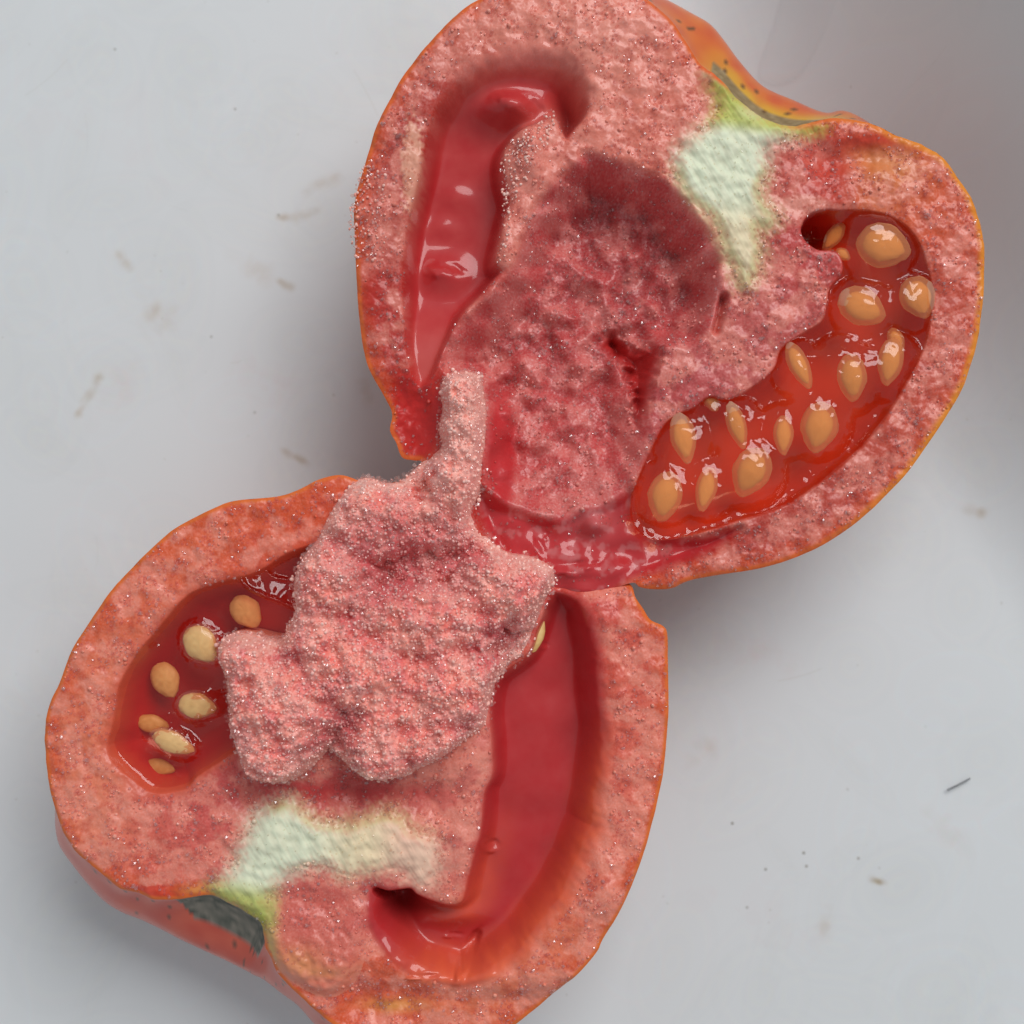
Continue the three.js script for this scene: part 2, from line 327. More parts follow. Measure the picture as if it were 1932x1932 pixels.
// ================================================================ upper half
{
  const rim = new Outline(U.rim, 6);
  const pocket = new Outline([[812, 212], [819, 192], [847, 138], [914, 92], [988, 76], [1063, 86], [1105, 120], [1119, 159], [1112, 212], [1091, 240], [1070, 262], [1056, 246], [1045, 225], [1024, 233], [988, 246], [957, 279], [953, 318], [964, 371], [957, 406], [946, 452], [938, 491], [948, 512], [930, 535], [912, 557], [868, 601], [842, 654], [815, 715], [785, 730], [768, 680], [760, 600], [756, 530], [762, 449], [769, 406], [787, 336], [801, 265]]);
  const hollow = new Outline([[1080, 313], [1109, 288], [1151, 300], [1186, 309], [1222, 325], [1257, 341], [1285, 371], [1310, 405], [1335, 440], [1355, 500], [1362, 560], [1340, 620], [1290, 650], [1246, 662], [1236, 707], [1222, 757], [1225, 800], [1210, 870], [1180, 930], [1120, 960], [1040, 985], [960, 960], [920, 900], [915, 800], [880, 740], [845, 700], [840, 660], [880, 600], [935, 550], [962, 520], [985, 460], [1003, 407], [1030, 366], [1056, 336]]);
  const pit = new Outline([[1165, 610], [1205, 640], [1248, 655], [1238, 707], [1222, 770], [1205, 800], [1190, 740], [1180, 680], [1140, 640]]);
  const gelArea = new Outline([[1512, 430], [1527, 405], [1556, 395], [1599, 396], [1640, 397], [1685, 407], [1720, 436], [1742, 475], [1760, 536], [1762, 579], [1752, 625], [1742, 665], [1710, 725], [1674, 785], [1621, 849], [1551, 909], [1480, 955], [1392, 984], [1310, 1008], [1235, 1018], [1197, 985], [1195, 930], [1215, 877], [1250, 806], [1279, 782], [1310, 768], [1339, 748], [1378, 752], [1427, 725], [1462, 693], [1476, 655], [1519, 626], [1551, 605], [1561, 573], [1567, 543], [1590, 510], [1580, 475], [1545, 470], [1520, 452]]);
  const core = new Outline([[1342, 136], [1362, 152], [1402, 195], [1442, 223], [1492, 238], [1545, 229], [1520, 244], [1470, 255], [1440, 275], [1438, 322], [1425, 357], [1440, 390], [1456, 412], [1440, 425], [1420, 425], [1428, 470], [1418, 515], [1402, 530], [1392, 500], [1370, 464], [1352, 411], [1312, 376], [1290, 350], [1284, 300], [1305, 268], [1342, 240], [1362, 205], [1352, 170]]);
  const wet = new Outline([[900, 925], [960, 955], [1040, 975], [1090, 965], [1150, 945], [1195, 930], [1230, 1000], [1320, 1012], [1400, 995], [1350, 1040], [1250, 1078], [1190, 1098], [1150, 1122], [1090, 1128], [1000, 1100], [940, 1050], [905, 980]]);
  const seeds = [[1627, 579, 40, 28, 0.45, 20], [1735, 560, 34, 27, 1.2, 20], [1667, 464, 42, 33, 0.3, 24], [1585, 436, 26, 12, 2.2, 20], [1596, 476, 13, 9, 0.6, 20], [1508, 690, 40, 15, 1.15, 14], [1605, 714, 37, 22, 1.45, 18], [1681, 682, 38, 19, 1.75, 26], [1289, 827, 40, 19, 1.4, 12], [1390, 803, 38, 14, 1.25, 13], [1547, 806, 40, 28, 1.75, 30], [1482, 820, 32, 15, 1.6, 36], [1416, 891, 40, 28, 2.0, 22], [1255, 937, 39, 26, 1.75, 22], [1335, 923, 36, 16, 1.8, 40], [1346, 752, 20, 13, 1.2, 14], [1700, 640, 22, 12, 1.2, 40]];
  const lobes = [[1660, 460, 78], [1630, 580, 66], [1722, 570, 60], [1600, 705, 82], [1680, 690, 70], [1508, 695, 58], [1290, 830, 62], [1392, 805, 60], [1545, 800, 72], [1480, 815, 58], [1416, 890, 76], [1256, 930, 66], [1335, 920, 66], [1350, 770, 40]];
  const gelTop0 = (u, v, d) => {
    let top = 0;
    for (const [x, y, r] of lobes) { const q = 1 - ((u - x) ** 2 + (v - y) ** 2) / (r * r); if (q > 0) { const e = Math.sqrt(q) * r * 0.56; top = top > e ? top + 2.5 * Math.exp(-(top - e) / 6) : e + 2.5 * Math.exp(-(e - top) / 6); } }
    const outer = sm(-40, 120, (u - 1500) * 0.62 + (v - 900) * 0.78 + 30);      // it sinks towards the outer wall
    const nook = blob(u, v, 1535, 440, 40, 50);
    return lerp(-8, -14 - 26 * outer - 95 * nook + top, 1 - Math.exp(-d / 13)) + 1.2 * n2(u / 23, v / 23);
  };
  const gleam = facets([[1645, 538, 56, 11, 0.12], [1585, 660, 52, 13, -0.2], [1708, 440, 9, 30, -0.5], [1648, 660, 16, 6, 0.4], [1290, 803, 18, 9], [1398, 780, 18, 9, 0.4], [1530, 672, 14, 6], [1700, 528, 30, 5, -0.2]]), gelTop = (u, v, d) => gleam(u, v, gelTop0(u, v, d));
  const H0 = (u, v, d) => {
    const dp = pocket.sd(u, v), dh = hollow.sd(u, v), dg = gelArea.sd(u, v), dw = wet.sd(u, v), dc = core.sd(u, v);
    let h = 7 * fbm(u, v, 90), grain = (0.5 * n2(u / 27, v / 27) + 0.4 * n2(u / 8.5, v / 8.5)) * (1 - sm(-6, 4, Math.max(dp, dw, dg))) * (dc > 0 ? 0.5 : 1);
    h -= 7 * Math.exp(-d / 7);
    h += 10 * blob(u, v, 1150, 60, 120, 60) - 22 * blob(u, v, 1640, 290, 90, 26) - 16 * blob(u, v, 1560, 300, 36, 40);
    h -= 40 * sm(90, 0, Math.hypot((u - 770) / 1, (v - 790) / 1.4)) ;
    if (dc > -10) h += 2 * n2b(u / 30, v / 30) + 0.5 * n2((u * 0.85 - v * 0.5) / 7, (u * 0.5 + v * 0.85) / 55);
    h += 24 * blob(u, v, 1000, 290, 30, 46) + 14 * blob(u, v, 955, 470, 18, 26);     // the thin torn wall beside the pocket stands up
    h += 9 * sm(-14, 20, dc); let kind = dc > -2 ? 'core' : 'flesh';
    // the big torn hollow, rough all over
    if (dh > -30) {
      const t = sm(-12, 70, dh + 8 * n2(u / 70, v / 70)), south = sm(960, 560, v);
      const deep = 36 + 50 * south + 34 * blob(u, v, 1140, 375, 120, 50);
      h = lerp(h, -deep - 28 + 26 * fbm(u, v, 105, 2) + 2.4 * n2b(u / 34, v / 34) + 1 * n2(u / 9, v / 9), t);
      if (dh > 0) kind = 'hollow';
    }
    const dpit = pit.sd(u, v); if (dpit > -20) h -= 62 * sm(-10, 34, dpit + 6 * n2(u / 24, v / 24));
    // a crack beside the core
    h -= 30 * Math.exp(-((lineDist([[1366, 560], [1358, 600], [1352, 622]], u, v) / 7) ** 2));
    // the smooth left pocket
    if (dp > -24) {
      const crisp = sm(820, 770, u - (v - 300) * 0.08), soft = sm(240, 90, v), w = 26 + 66 * soft - 12 * sm(520, 640, v);
      const floor = 96 * (1 - 0.45 * sm(270, 120, v)) - 12 * sm(380, 600, v) - 56 * sm(520, 690, v) + 3 * n2(u / 150, v / 150) - 20 * blob(u, v, 836, 506, 46, 34) - 5 * blob(u, v, 832, 412, 34, 22) - 5 * blob(u, v, 862, 352, 36, 24) - 46 * blob(u, v, 965, 190, 60, 32) + 40 * blob(u, v, 1075, 190, 30, 60);
      const e = dp <= 0 ? 0.05 * Math.exp(dp / (4 + 8 * soft)) : 0.05 + 0.95 * (1 - Math.exp(-((dp / (0.6 * w)) ** 2)));
      h = lerp(h, Math.min(h, -floor), e);
      if (dp > 0) kind = 'locule_wall';
    }
    // the wet hinge
    if (dw > -16) { h = lerp(h, -34 + 16 * sm(1030, 1090, v) * sm(1220, 1150, u) + 9 * n2(u / 80, v / 80) - 14 * Math.exp(-d / 6) + 10 * blob(u, v, 1085, 1080, 34, 12) + 26 * blob(u, v, 1125, 990, 26, 20) + 20 * blob(u, v, 1020, 945, 40, 30), sm(-14, 22, dw)); if (dw > 2 && kind !== 'locule_wall') kind = 'locule_wall'; }
    // the pocket that holds the jelly
    if (dg > -12) { h = lerp(h, -95 - 50 * blob(u, v, 1535, 440, 36, 40), dg <= 0 ? 0.04 * Math.exp(dg / 6) : 0.04 + 0.96 * (1 - Math.exp(-dg / 20))); if (dg > 0) kind = 'locule_wall'; }
    return { h: h + grain, kind, d, dp, dh, dg, dc, dw, dpit };
  };
  const shine = facets([[985, 186, 44, 16, 0.35], [838, 498, 28, 13], [1125, 986, 20, 14, -0.5], [1020, 1040, 8, 20, -0.3], [1072, 1072, 26, 8, -0.3], [1030, 1012, 5, 9], [1640, 263, 30, 6, 0.3], [1080, 1082, 12, 7], [1120, 1068, 14, 5, -0.4], [795, 275, 4, 14]]);
  const H = (u, v, d) => { const q = H0(u, v, d); q.h = shine(u, v, q.h); return q; };
  const upperSpots = [[1655, 862, 26, 20], [1620, 905, 18, 14], [1530, 1030, 26, 16], [1465, 1052, 30, 14], [1780, 620, 22, 60], [1800, 480, 30, 40], [700, 250, 16, 40], [760, 170, 24, 20], [730, 640, 22, 24], [1440, 520, 34, 16], [1250, 640, 40, 14], [850, 110, 60, 20], [1740, 330, 44, 18]];
  const upperBase = [[770, 200, 110, [0.5, 0.07, 0.05], 0.0], [690, 420, 60, [0.6, 0.17, 0.13], 0.15], [720, 620, 80, [0.5, 0.04, 0.03], -0.12], [1000, 20, 120, [0.76, 0.3, 0.22], 0.2], [1150, 60, 130, [0.86, 0.44, 0.34], 0.35], [1270, 120, 90, [0.76, 0.26, 0.18], 0.1], [1230, 250, 100, [0.74, 0.24, 0.17], 0.12], [1010, 330, 80, [0.72, 0.26, 0.2], 0.25],
    [1480, 300, 60, [0.64, 0.16, 0.12], 0.08], [1560, 320, 60, [0.6, 0.06, 0.04], -0.12], [1680, 310, 70, [0.72, 0.24, 0.07], 0], [1790, 400, 80, [0.7, 0.13, 0.04], 0.02], [1800, 600, 110, [0.6, 0.11, 0.06], 0.06], [1740, 800, 110, [0.58, 0.1, 0.055], 0.05], [1580, 980, 120, [0.52, 0.075, 0.045], 0.04], [1400, 1050, 120, [0.5, 0.06, 0.04], 0], [1500, 470, 60, [0.56, 0.07, 0.07], -0.05], [1400, 620, 90, [0.58, 0.14, 0.13], 0.12], [1290, 720, 70, [0.54, 0.1, 0.11], 0.08], [800, 760, 80, [0.52, 0.04, 0.03], -0.2], [900, 620, 60, [0.6, 0.12, 0.1], 0.1]];
  const color = (q, u, v) => {
    const n = 0.5 + 0.5 * fbm(u, v, 46, 3), n1 = 0.5 + 0.5 * n2b(u / 15, v / 15), [base, bias] = regions(upperBase, u, v), ice = frost(u, v, bias + spots(upperSpots, u, v));
    let c = mix(base, mix(base, [0.4, 0.025, 0.015], 0.4), sm(0.55, 0.2, n));
    c = mix(c, [0.68, 0.11, 0.025], 0.8 * sm(44, 12, q.d + 14 * (n1 - 0.5)));
    c = mix(c, speck(mix([0.88, 0.38, 0.29], base, 0.25), u, v, 0.2), ice * 0.72); c = speck(c, u, v, 0.15);
    c = mix(c, speck([0.86, 0.58, 0.4], u, v, 0.2), 0.8 * sm(0.25, 0.6, blob(u, v, 778, 320, 22, 100) + 0.2 * n2(u / 14, v / 14)));
    c = mix(c, C.ochre, 0.8 * blob(u, v, 1670, 305, 60, 34)); c = mix(c, [0.6, 0.09, 0.06], 0.8 * blob(u, v, 1575, 320, 44, 46)); c = mix(c, [0.66, 0.08, 0.05], 0.9 * blob(u, v, 1640, 262, 75, 14));
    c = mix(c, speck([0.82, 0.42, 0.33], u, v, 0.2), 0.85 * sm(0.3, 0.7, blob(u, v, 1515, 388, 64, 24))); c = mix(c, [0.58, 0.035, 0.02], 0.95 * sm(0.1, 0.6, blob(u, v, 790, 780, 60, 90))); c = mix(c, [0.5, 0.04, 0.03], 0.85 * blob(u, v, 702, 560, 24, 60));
    
    c = deep(c);
    if (q.dc > -60) {
      const fib = n2((u * 0.85 - v * 0.5) / 7, (u * 0.5 + v * 0.85) / 55), t = sm(-42, 20, q.dc + 7 * n2(u / 13, v / 13) + 4 * fib) * (0.95 + 0.05 * fib);
      let k = mix(C.mint, C.cream, sm(360, 450, v) * 0.9); k = mix(k, [0.62, 0.5, 0.28], 0.8 * blob(u, v, 1440, 400, 22, 34) + 0.6 * sm(470, 530, v) * 0.4);
      k = mix(k, [0.6, 0.62, 0.28], 0.7 * sm(16, 0, q.dc) * sm(290, 340, v)); k = mix(k, C.lime, sm(262, 225, v + (u - 1400) * -0.15) * 0.95); k = mix(k, C.green, sm(225, 140, v) * 0.55 + 0.4 * blob(u, v, 1335, 130, 24, 30)); k = mix(k, [0.62, 0.66, 0.3], 0.8 * blob(u, v, 1420, 215, 34, 18));
      k = mix(k, [0.72, 0.5, 0.32], sm(1345, 1315, u + (v - 200) * 0.2) * sm(300, 240, v) * 0.6);
      c = mix(c, k, t);
    }
    if (q.dh > -14) {
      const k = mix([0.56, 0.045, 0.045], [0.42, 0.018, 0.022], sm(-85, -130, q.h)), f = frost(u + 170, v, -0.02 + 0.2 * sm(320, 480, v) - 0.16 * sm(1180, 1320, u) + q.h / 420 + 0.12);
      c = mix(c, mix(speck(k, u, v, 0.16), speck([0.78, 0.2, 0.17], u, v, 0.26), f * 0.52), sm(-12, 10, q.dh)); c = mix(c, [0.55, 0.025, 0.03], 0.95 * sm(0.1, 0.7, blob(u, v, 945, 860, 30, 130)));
    }
    if (q.dpit > 0) c = mix(c, [0.5, 0.028, 0.026], sm(-4, 14, q.dpit));
    if (q.dp > -10) c = mix(c, mix(C.wall, [0.62, 0.1, 0.085], 0.6 * sm(560, 700, v) + 0.3 * n + 0.9 * sm(300, 120, v) * sm(90, 0, q.dp)), sm(-10 - 14 * sm(240, 90, v), 24 + 50 * sm(270, 110, v), q.dp));
    if (q.dw > -10) c = mix(c, mix([0.52, 0.03, 0.035], [0.6, 0.16, 0.16], sm(0.5, 0.75, n) * 0.7 + 0.6 * blob(u, v, 1125, 985, 40, 30)), sm(-8, 14, q.dw));
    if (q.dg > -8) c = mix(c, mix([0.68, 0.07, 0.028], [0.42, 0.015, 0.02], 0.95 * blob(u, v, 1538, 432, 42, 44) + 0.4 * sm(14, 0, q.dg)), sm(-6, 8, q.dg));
    return mix(c, mix([0.74, 0.13, 0.02], [0.8, 0.26, 0.02], sm(1500, 1800, u)), (1 - sm(0.25, 0.7, blob(u, v, 1440, 200, 110, 60))) * sm(12 + 7 * sm(1400, 1700, u), 4, q.d) * sm(40, 90, Math.hypot(u - 1000, v - 1010) - 160));
  };
  const t = thing('tomato_half', 'larger torn tomato half at top right with orange jelly pocket full of seeds', 'tomato', 1260, 560);
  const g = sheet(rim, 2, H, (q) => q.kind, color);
  U.scar = (x, y, b, gap) => gap > 20 && x > 1340 && x < 1550 && y < 300 && b < 0.2 + 0.07 * n2(x / 26, y / 26);
  const sk = skin(U, 1265, 560, (x, y, dep, gap, b, u, v) => {
    const n = 0.5 + 0.5 * n3(u / 60, v / 60, dep / 60);
    let c = mix([0.72, 0.17, 0.02], [0.62, 0.09, 0.02], n);
    if (gap > 8 && y < 300) { c = mix(c, [0.7, 0.4, 0.02], sm(0.62, 0.2, b + 0.15 * (n - 0.5)) * sm(1300, 1390, x) * sm(1640, 1560, x) * 0.95); if (b < 0.28 && x > 1340 && x < 1550 && y < 300) c = mix([0.2, 0.13, 0.05], [0.36, 0.26, 0.13], 0.5 + 0.5 * n3(u / 6, v / 6, 0)); if (n3(u / 5.5, v / 9, 3) > 0.72 && b > 0.2 && b < 0.6) c = [0.12, 0.05, 0.01]; }
    return mix(c, [0.76, 0.33, 0.03], sm(1500, 1800, x) * sm(60, 0, dep) * 0.5);
  }, H);
  part('skin', sk.skin, M.skin, t); part('stem_scar', sk.stem_scar, M.scar, t);
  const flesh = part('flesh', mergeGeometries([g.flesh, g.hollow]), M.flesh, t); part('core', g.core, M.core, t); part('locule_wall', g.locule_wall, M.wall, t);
  const jel = part('gel', jelly(gelArea, 3, gelTop, (u, v, d) => -95 * (1 - Math.exp(-d / 20)) - 16), M.gel, t);
  seeds.forEach(([u, v, a, b, turn, dep], i) => part('seed', seedGeometry(u, v, gelTop(u, v, Math.max(2, gelArea.sd(u, v))) - dep - 3, a * 0.92, b * 0.92, turn, 0.12 * ((i % 3) - 1), 0.5, i * 3.1), M.seed, jel));
  seeds.forEach(([u, v, a, b, turn, dep], i) => part('seed_sac', seedGeometry(u, v, gelTop(u, v, Math.max(2, gelArea.sd(u, v))) - dep - 3, a * 1.22, b * 1.3, turn, 0.12 * ((i % 3) - 1), 0.15, i * 3.1 + 50), M.sac, jel));
  const hAt = (u, v, d) => H(u, v, d).h;
  const amount = (u, v, d) => {
    const q = H(u, v, Math.max(0, d)), n = 0.5 + 0.5 * fbm(u, v, 60, 3), ice = 0.5 + 0.5 * n2b(u / 34, v / 34);
    if (q.dc > -1) return { p: 0.12, r: 1.8, q };
    if (q.kind === 'locule_wall') return { p: q.dw > 0 && n > 0.6 ? 0.4 : q.dp > 0 && q.dp < 5 ? 0.3 : 0, r: 2.4, q };
    if (q.dpit > 4) return { p: 0, q };
    const bare = Math.max(blob(u, v, 785, 790, 56, 80), blob(u, v, 950, 870, 34, 110), blob(u, v, 700, 560, 22, 55), 0.9 * blob(u, v, 1640, 262, 75, 16));
    if (q.kind === 'hollow') return { p: (0.12 + 0.75 * sm(0.38, 0.65, n)) * (1 - bare) * 0.65, r: 3, up: 2, q, ice, g: frost(u + 170, v, 0.1 + q.h / 420) * 0.6 };
    return { p: (0.06 + 0.85 * sm(0.42, 0.62, n)) * (1 - bare) * sm(2, 9, d), r: 2.7 + 0.8 * sm(0.6, 0.8, ice), up: 1, q, ice, g: frost(u, v, regions(upperBase, u, v)[1]) * 0.2 };
  };
  const tint = (u, v, d, r, a) => { const c = color(a.q, u, v), ice = a.ice ?? 0.5; return mix(c, [1, 0.6, 0.48], 0.04 + 0.25 * r * r); };
  granules(flesh, rim, 5.4, hAt, amount, tint, 101);
  // the icy crust that hangs over the left edge and along the thin wall beside the pocket
  const crust = new Outline([[700, 300], [676, 330], [664, 380], [660, 430], [667, 470], [690, 500], [720, 510], [735, 470], [730, 400], [735, 330]]), wallTop = new Outline([[1040, 205], [1050, 230], [1035, 270], [1010, 310], [985, 370], [968, 420], [962, 480], [944, 492], [940, 470], [952, 440], [950, 400], [946, 330], [945, 300], [970, 262], [1010, 235]]);
  granules(flesh, crust, 4.6, hAt, () => ({ p: 0.55, r: 2.6, up: 3, g: 0.5 }), (u, v, d, r) => mix([0.82, 0.32, 0.25], [0.96, 0.6, 0.52], r), 102, 5);
  granules(flesh, wallTop, 4.4, (u, v, d) => Math.max(hAt(u, v, d), -14), () => ({ p: 0.75, r: 2.7, up: 5, g: 0.5 }), (u, v, d, r) => mix([0.86, 0.42, 0.34], [0.97, 0.68, 0.6], r), 103, 3);
}

// ================================================================ lower half
{
  const rim = new Outline(L.rim, 6);
  const pool = new Outline([[640, 1020], [553, 1039], [486, 1078], [430, 1094], [401, 1102], [352, 1124], [310, 1170], [253, 1240], [224, 1293], [211, 1364], [200, 1410], [214, 1442], [246, 1470], [276, 1494], [312, 1498], [350, 1489], [372, 1466], [416, 1437], [470, 1400], [560, 1340], [640, 1200], [660, 1080]]);
  const pocket = new Outline([[1045, 1112], [1085, 1112], [1108, 1124], [1126, 1160], [1144, 1213], [1151, 1320], [1162, 1390], [1155, 1461], [1144, 1518], [1150, 1567], [1130, 1602], [1109, 1648], [1077, 1709], [1038, 1758], [1018, 1786], [992, 1816], [939, 1846], [868, 1869], [805, 1850], [762, 1836], [727, 1800], [699, 1762], [690, 1716], [695, 1684], [709, 1673], [734, 1679], [773, 1674], [790, 1686], [819, 1699], [848, 1704], [868, 1700], [877, 1670], [893, 1606], [904, 1567], [911, 1496], [925, 1461], [924, 1397], [921, 1341], [935, 1280], [990, 1235], [1010, 1188], [1028, 1140]]);
  const core = new Outline([[522, 1526], [540, 1520], [564, 1534], [590, 1555], [642, 1564], [691, 1553], [727, 1543], [755, 1552], [770, 1572], [812, 1590], [819, 1640], [800, 1662], [778, 1652], [750, 1632], [698, 1634], [650, 1642], [628, 1626], [585, 1624], [532, 1648], [503, 1688], [500, 1735], [480, 1722], [445, 1702], [408, 1680], [440, 1650], [466, 1598], [484, 1552], [500, 1535]]);
  const lobe = new Outline([[510, 1690], [560, 1650], [640, 1650], [690, 1690], [696, 1740], [690, 1790], [680, 1835], [655, 1872], [620, 1884], [585, 1874], [550, 1852], [520, 1824], [505, 1795], [496, 1750]]);
  const lump = new Outline([[840, 707], [868, 699], [904, 707], [915, 750], [919, 806], [912, 877], [906, 926], [894, 962], [905, 995], [925, 1018], [957, 1041], [1003, 1050], [1041, 1070], [1045, 1100], [1027, 1138], [1010, 1188], [991, 1235], [956, 1263], [935, 1292], [924, 1338], [918, 1372], [892, 1390], [843, 1426], [797, 1451], [761, 1468], [708, 1472], [673, 1460], [645, 1433], [622, 1422], [585, 1454], [542, 1476], [493, 1476], [461, 1454], [443, 1408], [433, 1373], [429, 1313], [422, 1267], [408, 1232], [425, 1200], [461, 1193], [510, 1203], [532, 1200], [556, 1150], [552, 1120], [556, 1083], [570, 1051], [599, 1013], [620, 968], [656, 915], [691, 900], [720, 909], [755, 906], [787, 877], [819, 852], [832, 838], [826, 810], [833, 771], [829, 735]]);
  const crease = [[1062, 1120], [1086, 1240], [1096, 1380], [1082, 1500], [1045, 1620], [985, 1720], [915, 1800], [868, 1835], [800, 1805], [735, 1725]];
  const H0 = (u, v, d) => {
    const dl = pool.sd(u, v), dp = pocket.sd(u, v), dc = core.sd(u, v), db = lobe.sd(u, v);
    let h = 6 * fbm(u, v, 90), grain = (0.5 * n2(u / 27, v / 27) + 0.4 * n2(u / 8.5, v / 8.5)) * (1 - sm(-6, 4, Math.max(dp, dl))) * (dc > 0 ? 0.5 : 1), kind = dc > -2 ? 'core' : 'flesh';
    h -= 7 * Math.exp(-d / 7);
    h -= 16 * sm(1120, 1040, v) * sm(700, 760, u) + 40 * blob(u, v, 1090, 1090, 120, 34);
    h += 14 * blob(u, v, 1140, 1680, 34, 46) - 26 * sm(690, 740, u - (v - 1800) * 0.3) * sm(1840, 1900, v) - 30 * blob(u, v, 690, 1900, 60, 50);
    h -= 22 * blob(u, v, 680, 1500, 260, 40) - 12 * blob(u, v, 880, 1480, 40, 120);
    h += 9 * sm(-14, 20, dc); if (dc > -10) h += 2 * n2b(u / 30, v / 30) + 0.5 * n2((u * 0.85 - v * 0.5) / 7, (u * 0.5 + v * 0.85) / 55);
    if (db > -4) h += (22 + 2 * n2b(u / 25, v / 25)) * sm(-3, 30, db) * sm(1690, 1800, v);
    if (dl > -30) { h = lerp(h, -120, dl <= 0 ? 0.06 * Math.exp(dl / 10) : 0.06 + 0.94 * (1 - Math.exp(-dl / 34))); if (dl > 0) kind = 'locule_wall'; }
    let cd = 0;
    if (dp > -24) {
      cd = Math.sqrt(lineDist(crease, u, v) ** 2 + 1200) - 26;
      const side = lineSide(crease, u, v), fl = 94 - lerp(0.2, 0.62, sm(-10, 10, side)) * Math.min(cd, 170), w = lerp(30, 104, sm(-30, 50, side));
      const floor = Math.max(38, fl) + 6 * n2(u / 130, v / 130) - 20 * blob(u, v, 795, 1800, 50, 38) + 60 * blob(u, v, 740, 1720, 40, 34) - 30 * blob(u, v, 830, 1745, 60, 22) + 12 * blob(u, v, 760, 1750, 26, 60);
      h = lerp(h, Math.min(h, -floor), dp <= 0 ? 0.05 * Math.exp(dp / 7) : 0.05 + 0.95 * (1 - Math.exp(-((dp / (0.6 * w)) ** 2))));
      if (dp > 0) kind = 'locule_wall';
    }
    return { h: h + grain, kind, d, dl, dp, dc, db, cd };
  };
  const shine = facets([[880, 1822, 9, 34, 0.5], [926, 1614, 13, 11], [795, 1846, 24, 4, -0.1], [850, 1790, 14, 5], [1028, 1226, 9, 6]]);
  const H = (u, v, d) => { const q = H0(u, v, d); q.h = shine(u, v, q.h); return q; };
  const lowerSpots = [[1142, 1690, 34, 40], [1185, 1560, 30, 56], [1192, 1330, 26, 44], [1205, 1420, 20, 24], [500, 985, 48, 15], [390, 1086, 44, 13], [240, 1150, 24, 20], [310, 1130, 30, 12], [170, 1310, 16, 18], [1010, 1840, 50, 22], [1090, 1790, 30, 24], [900, 1880, 46, 14], [400, 1500, 50, 16], [150, 1430, 24, 40], [1215, 1235, 22, 26]];
  const lowerBase = [[560, 950, 90, [0.72, 0.12, 0.03], -0.1], [400, 1000, 100, [0.76, 0.17, 0.06], 0.08], [260, 1100, 90, [0.78, 0.2, 0.09], 0.08], [480, 1060, 60, [0.72, 0.12, 0.05], -0.2], [160, 1270, 80, [0.8, 0.25, 0.13], 0.1], [120, 1440, 80, [0.82, 0.27, 0.14], 0.06], [160, 1580, 90, [0.86, 0.36, 0.22], 0.18], [260, 1640, 90, [0.74, 0.17, 0.1], 0], [350, 1560, 90, [0.7, 0.17, 0.14], 0.14], [430, 1500, 80, [0.64, 0.11, 0.11], 0.05], [640, 1500, 130, [0.6, 0.1, 0.1], 0], [860, 1520, 90, [0.74, 0.26, 0.21], 0.26], [620, 1700, 80, [0.66, 0.18, 0.16], 0.14],
    [1190, 1250, 100, [0.74, 0.16, 0.1], 0.05], [1210, 1450, 100, [0.78, 0.2, 0.13], 0.12], [1150, 1650, 90, [0.8, 0.24, 0.15], 0.15], [1060, 1800, 100, [0.8, 0.24, 0.12], 0.08], [900, 1900, 110, [0.8, 0.24, 0.11], 0.06], [720, 1900, 90, [0.74, 0.14, 0.05], -0.05], [1120, 1110, 70, [0.68, 0.1, 0.09], 0.05]];
  const color = (q, u, v) => {
    const n = 0.5 + 0.5 * fbm(u, v, 46, 3), n1 = 0.5 + 0.5 * n2b(u / 15, v / 15), [base, bias] = regions(lowerBase, u, v), ice = frost(u + 600, v, bias + spots(lowerSpots, u, v));
    let c = mix(base, mix(base, [0.5, 0.03, 0.015], 0.4), sm(0.5, 0.2, n));
    c = mix(c, [0.7, 0.12, 0.025], 0.8 * sm(46, 12, q.d + 16 * (n1 - 0.5)));
    c = mix(c, speck(mix([0.93, 0.42, 0.3], base, 0.25), u, v, 0.2), ice * 0.75); c = speck(c, u, v, 0.15);
    c = mix(c, [0.66, 0.07, 0.04], 0.85 * sm(0.2, 0.6, blob(u, v, 300, 1686, 100, 16) + 0.15 * n2(u / 12, v / 12))); c = mix(c, [0.74, 0.44, 0.12], 0.8 * blob(u, v, 740, 1905, 60, 14) + 0.8 * blob(u, v, 375, 1680, 40, 11));
    c = mix(c, [0.52, 0.05, 0.05], 0.8 * blob(u, v, 640, 1500, 220, 22));
    if (q.db > 0) { c = mix(c, speck([0.66, 0.16, 0.12], u, v, 0.2), 0.8 * sm(-10, 50, q.db)); c = mix(c, [0.74, 0.42, 0.18], 0.8 * blob(u, v, 560, 1810, 50, 30) + 0.5 * blob(u, v, 620, 1830, 60, 14)); c = mix(c, [0.86, 0.42, 0.3], 0.85 * sm(60, 6, q.db + 16 * n2(u / 20, v / 20)) * sm(1780, 1850, v)); c = mix(c, [0.6, 0.62, 0.2], 0.85 * blob(u, v, 507, 1800, 16, 50)); }
    c = mix(c, [0.62, 0.64, 0.26], 0.8 * blob(u, v, 512, 1730, 14, 60)); c = mix(c, C.green, 0.9 * blob(u, v, 478, 1722, 28, 16) + 0.75 * blob(u, v, 430, 1690, 26, 12) + 0.7 * blob(u, v, 496, 1748, 8, 40));
    c = deep(c);
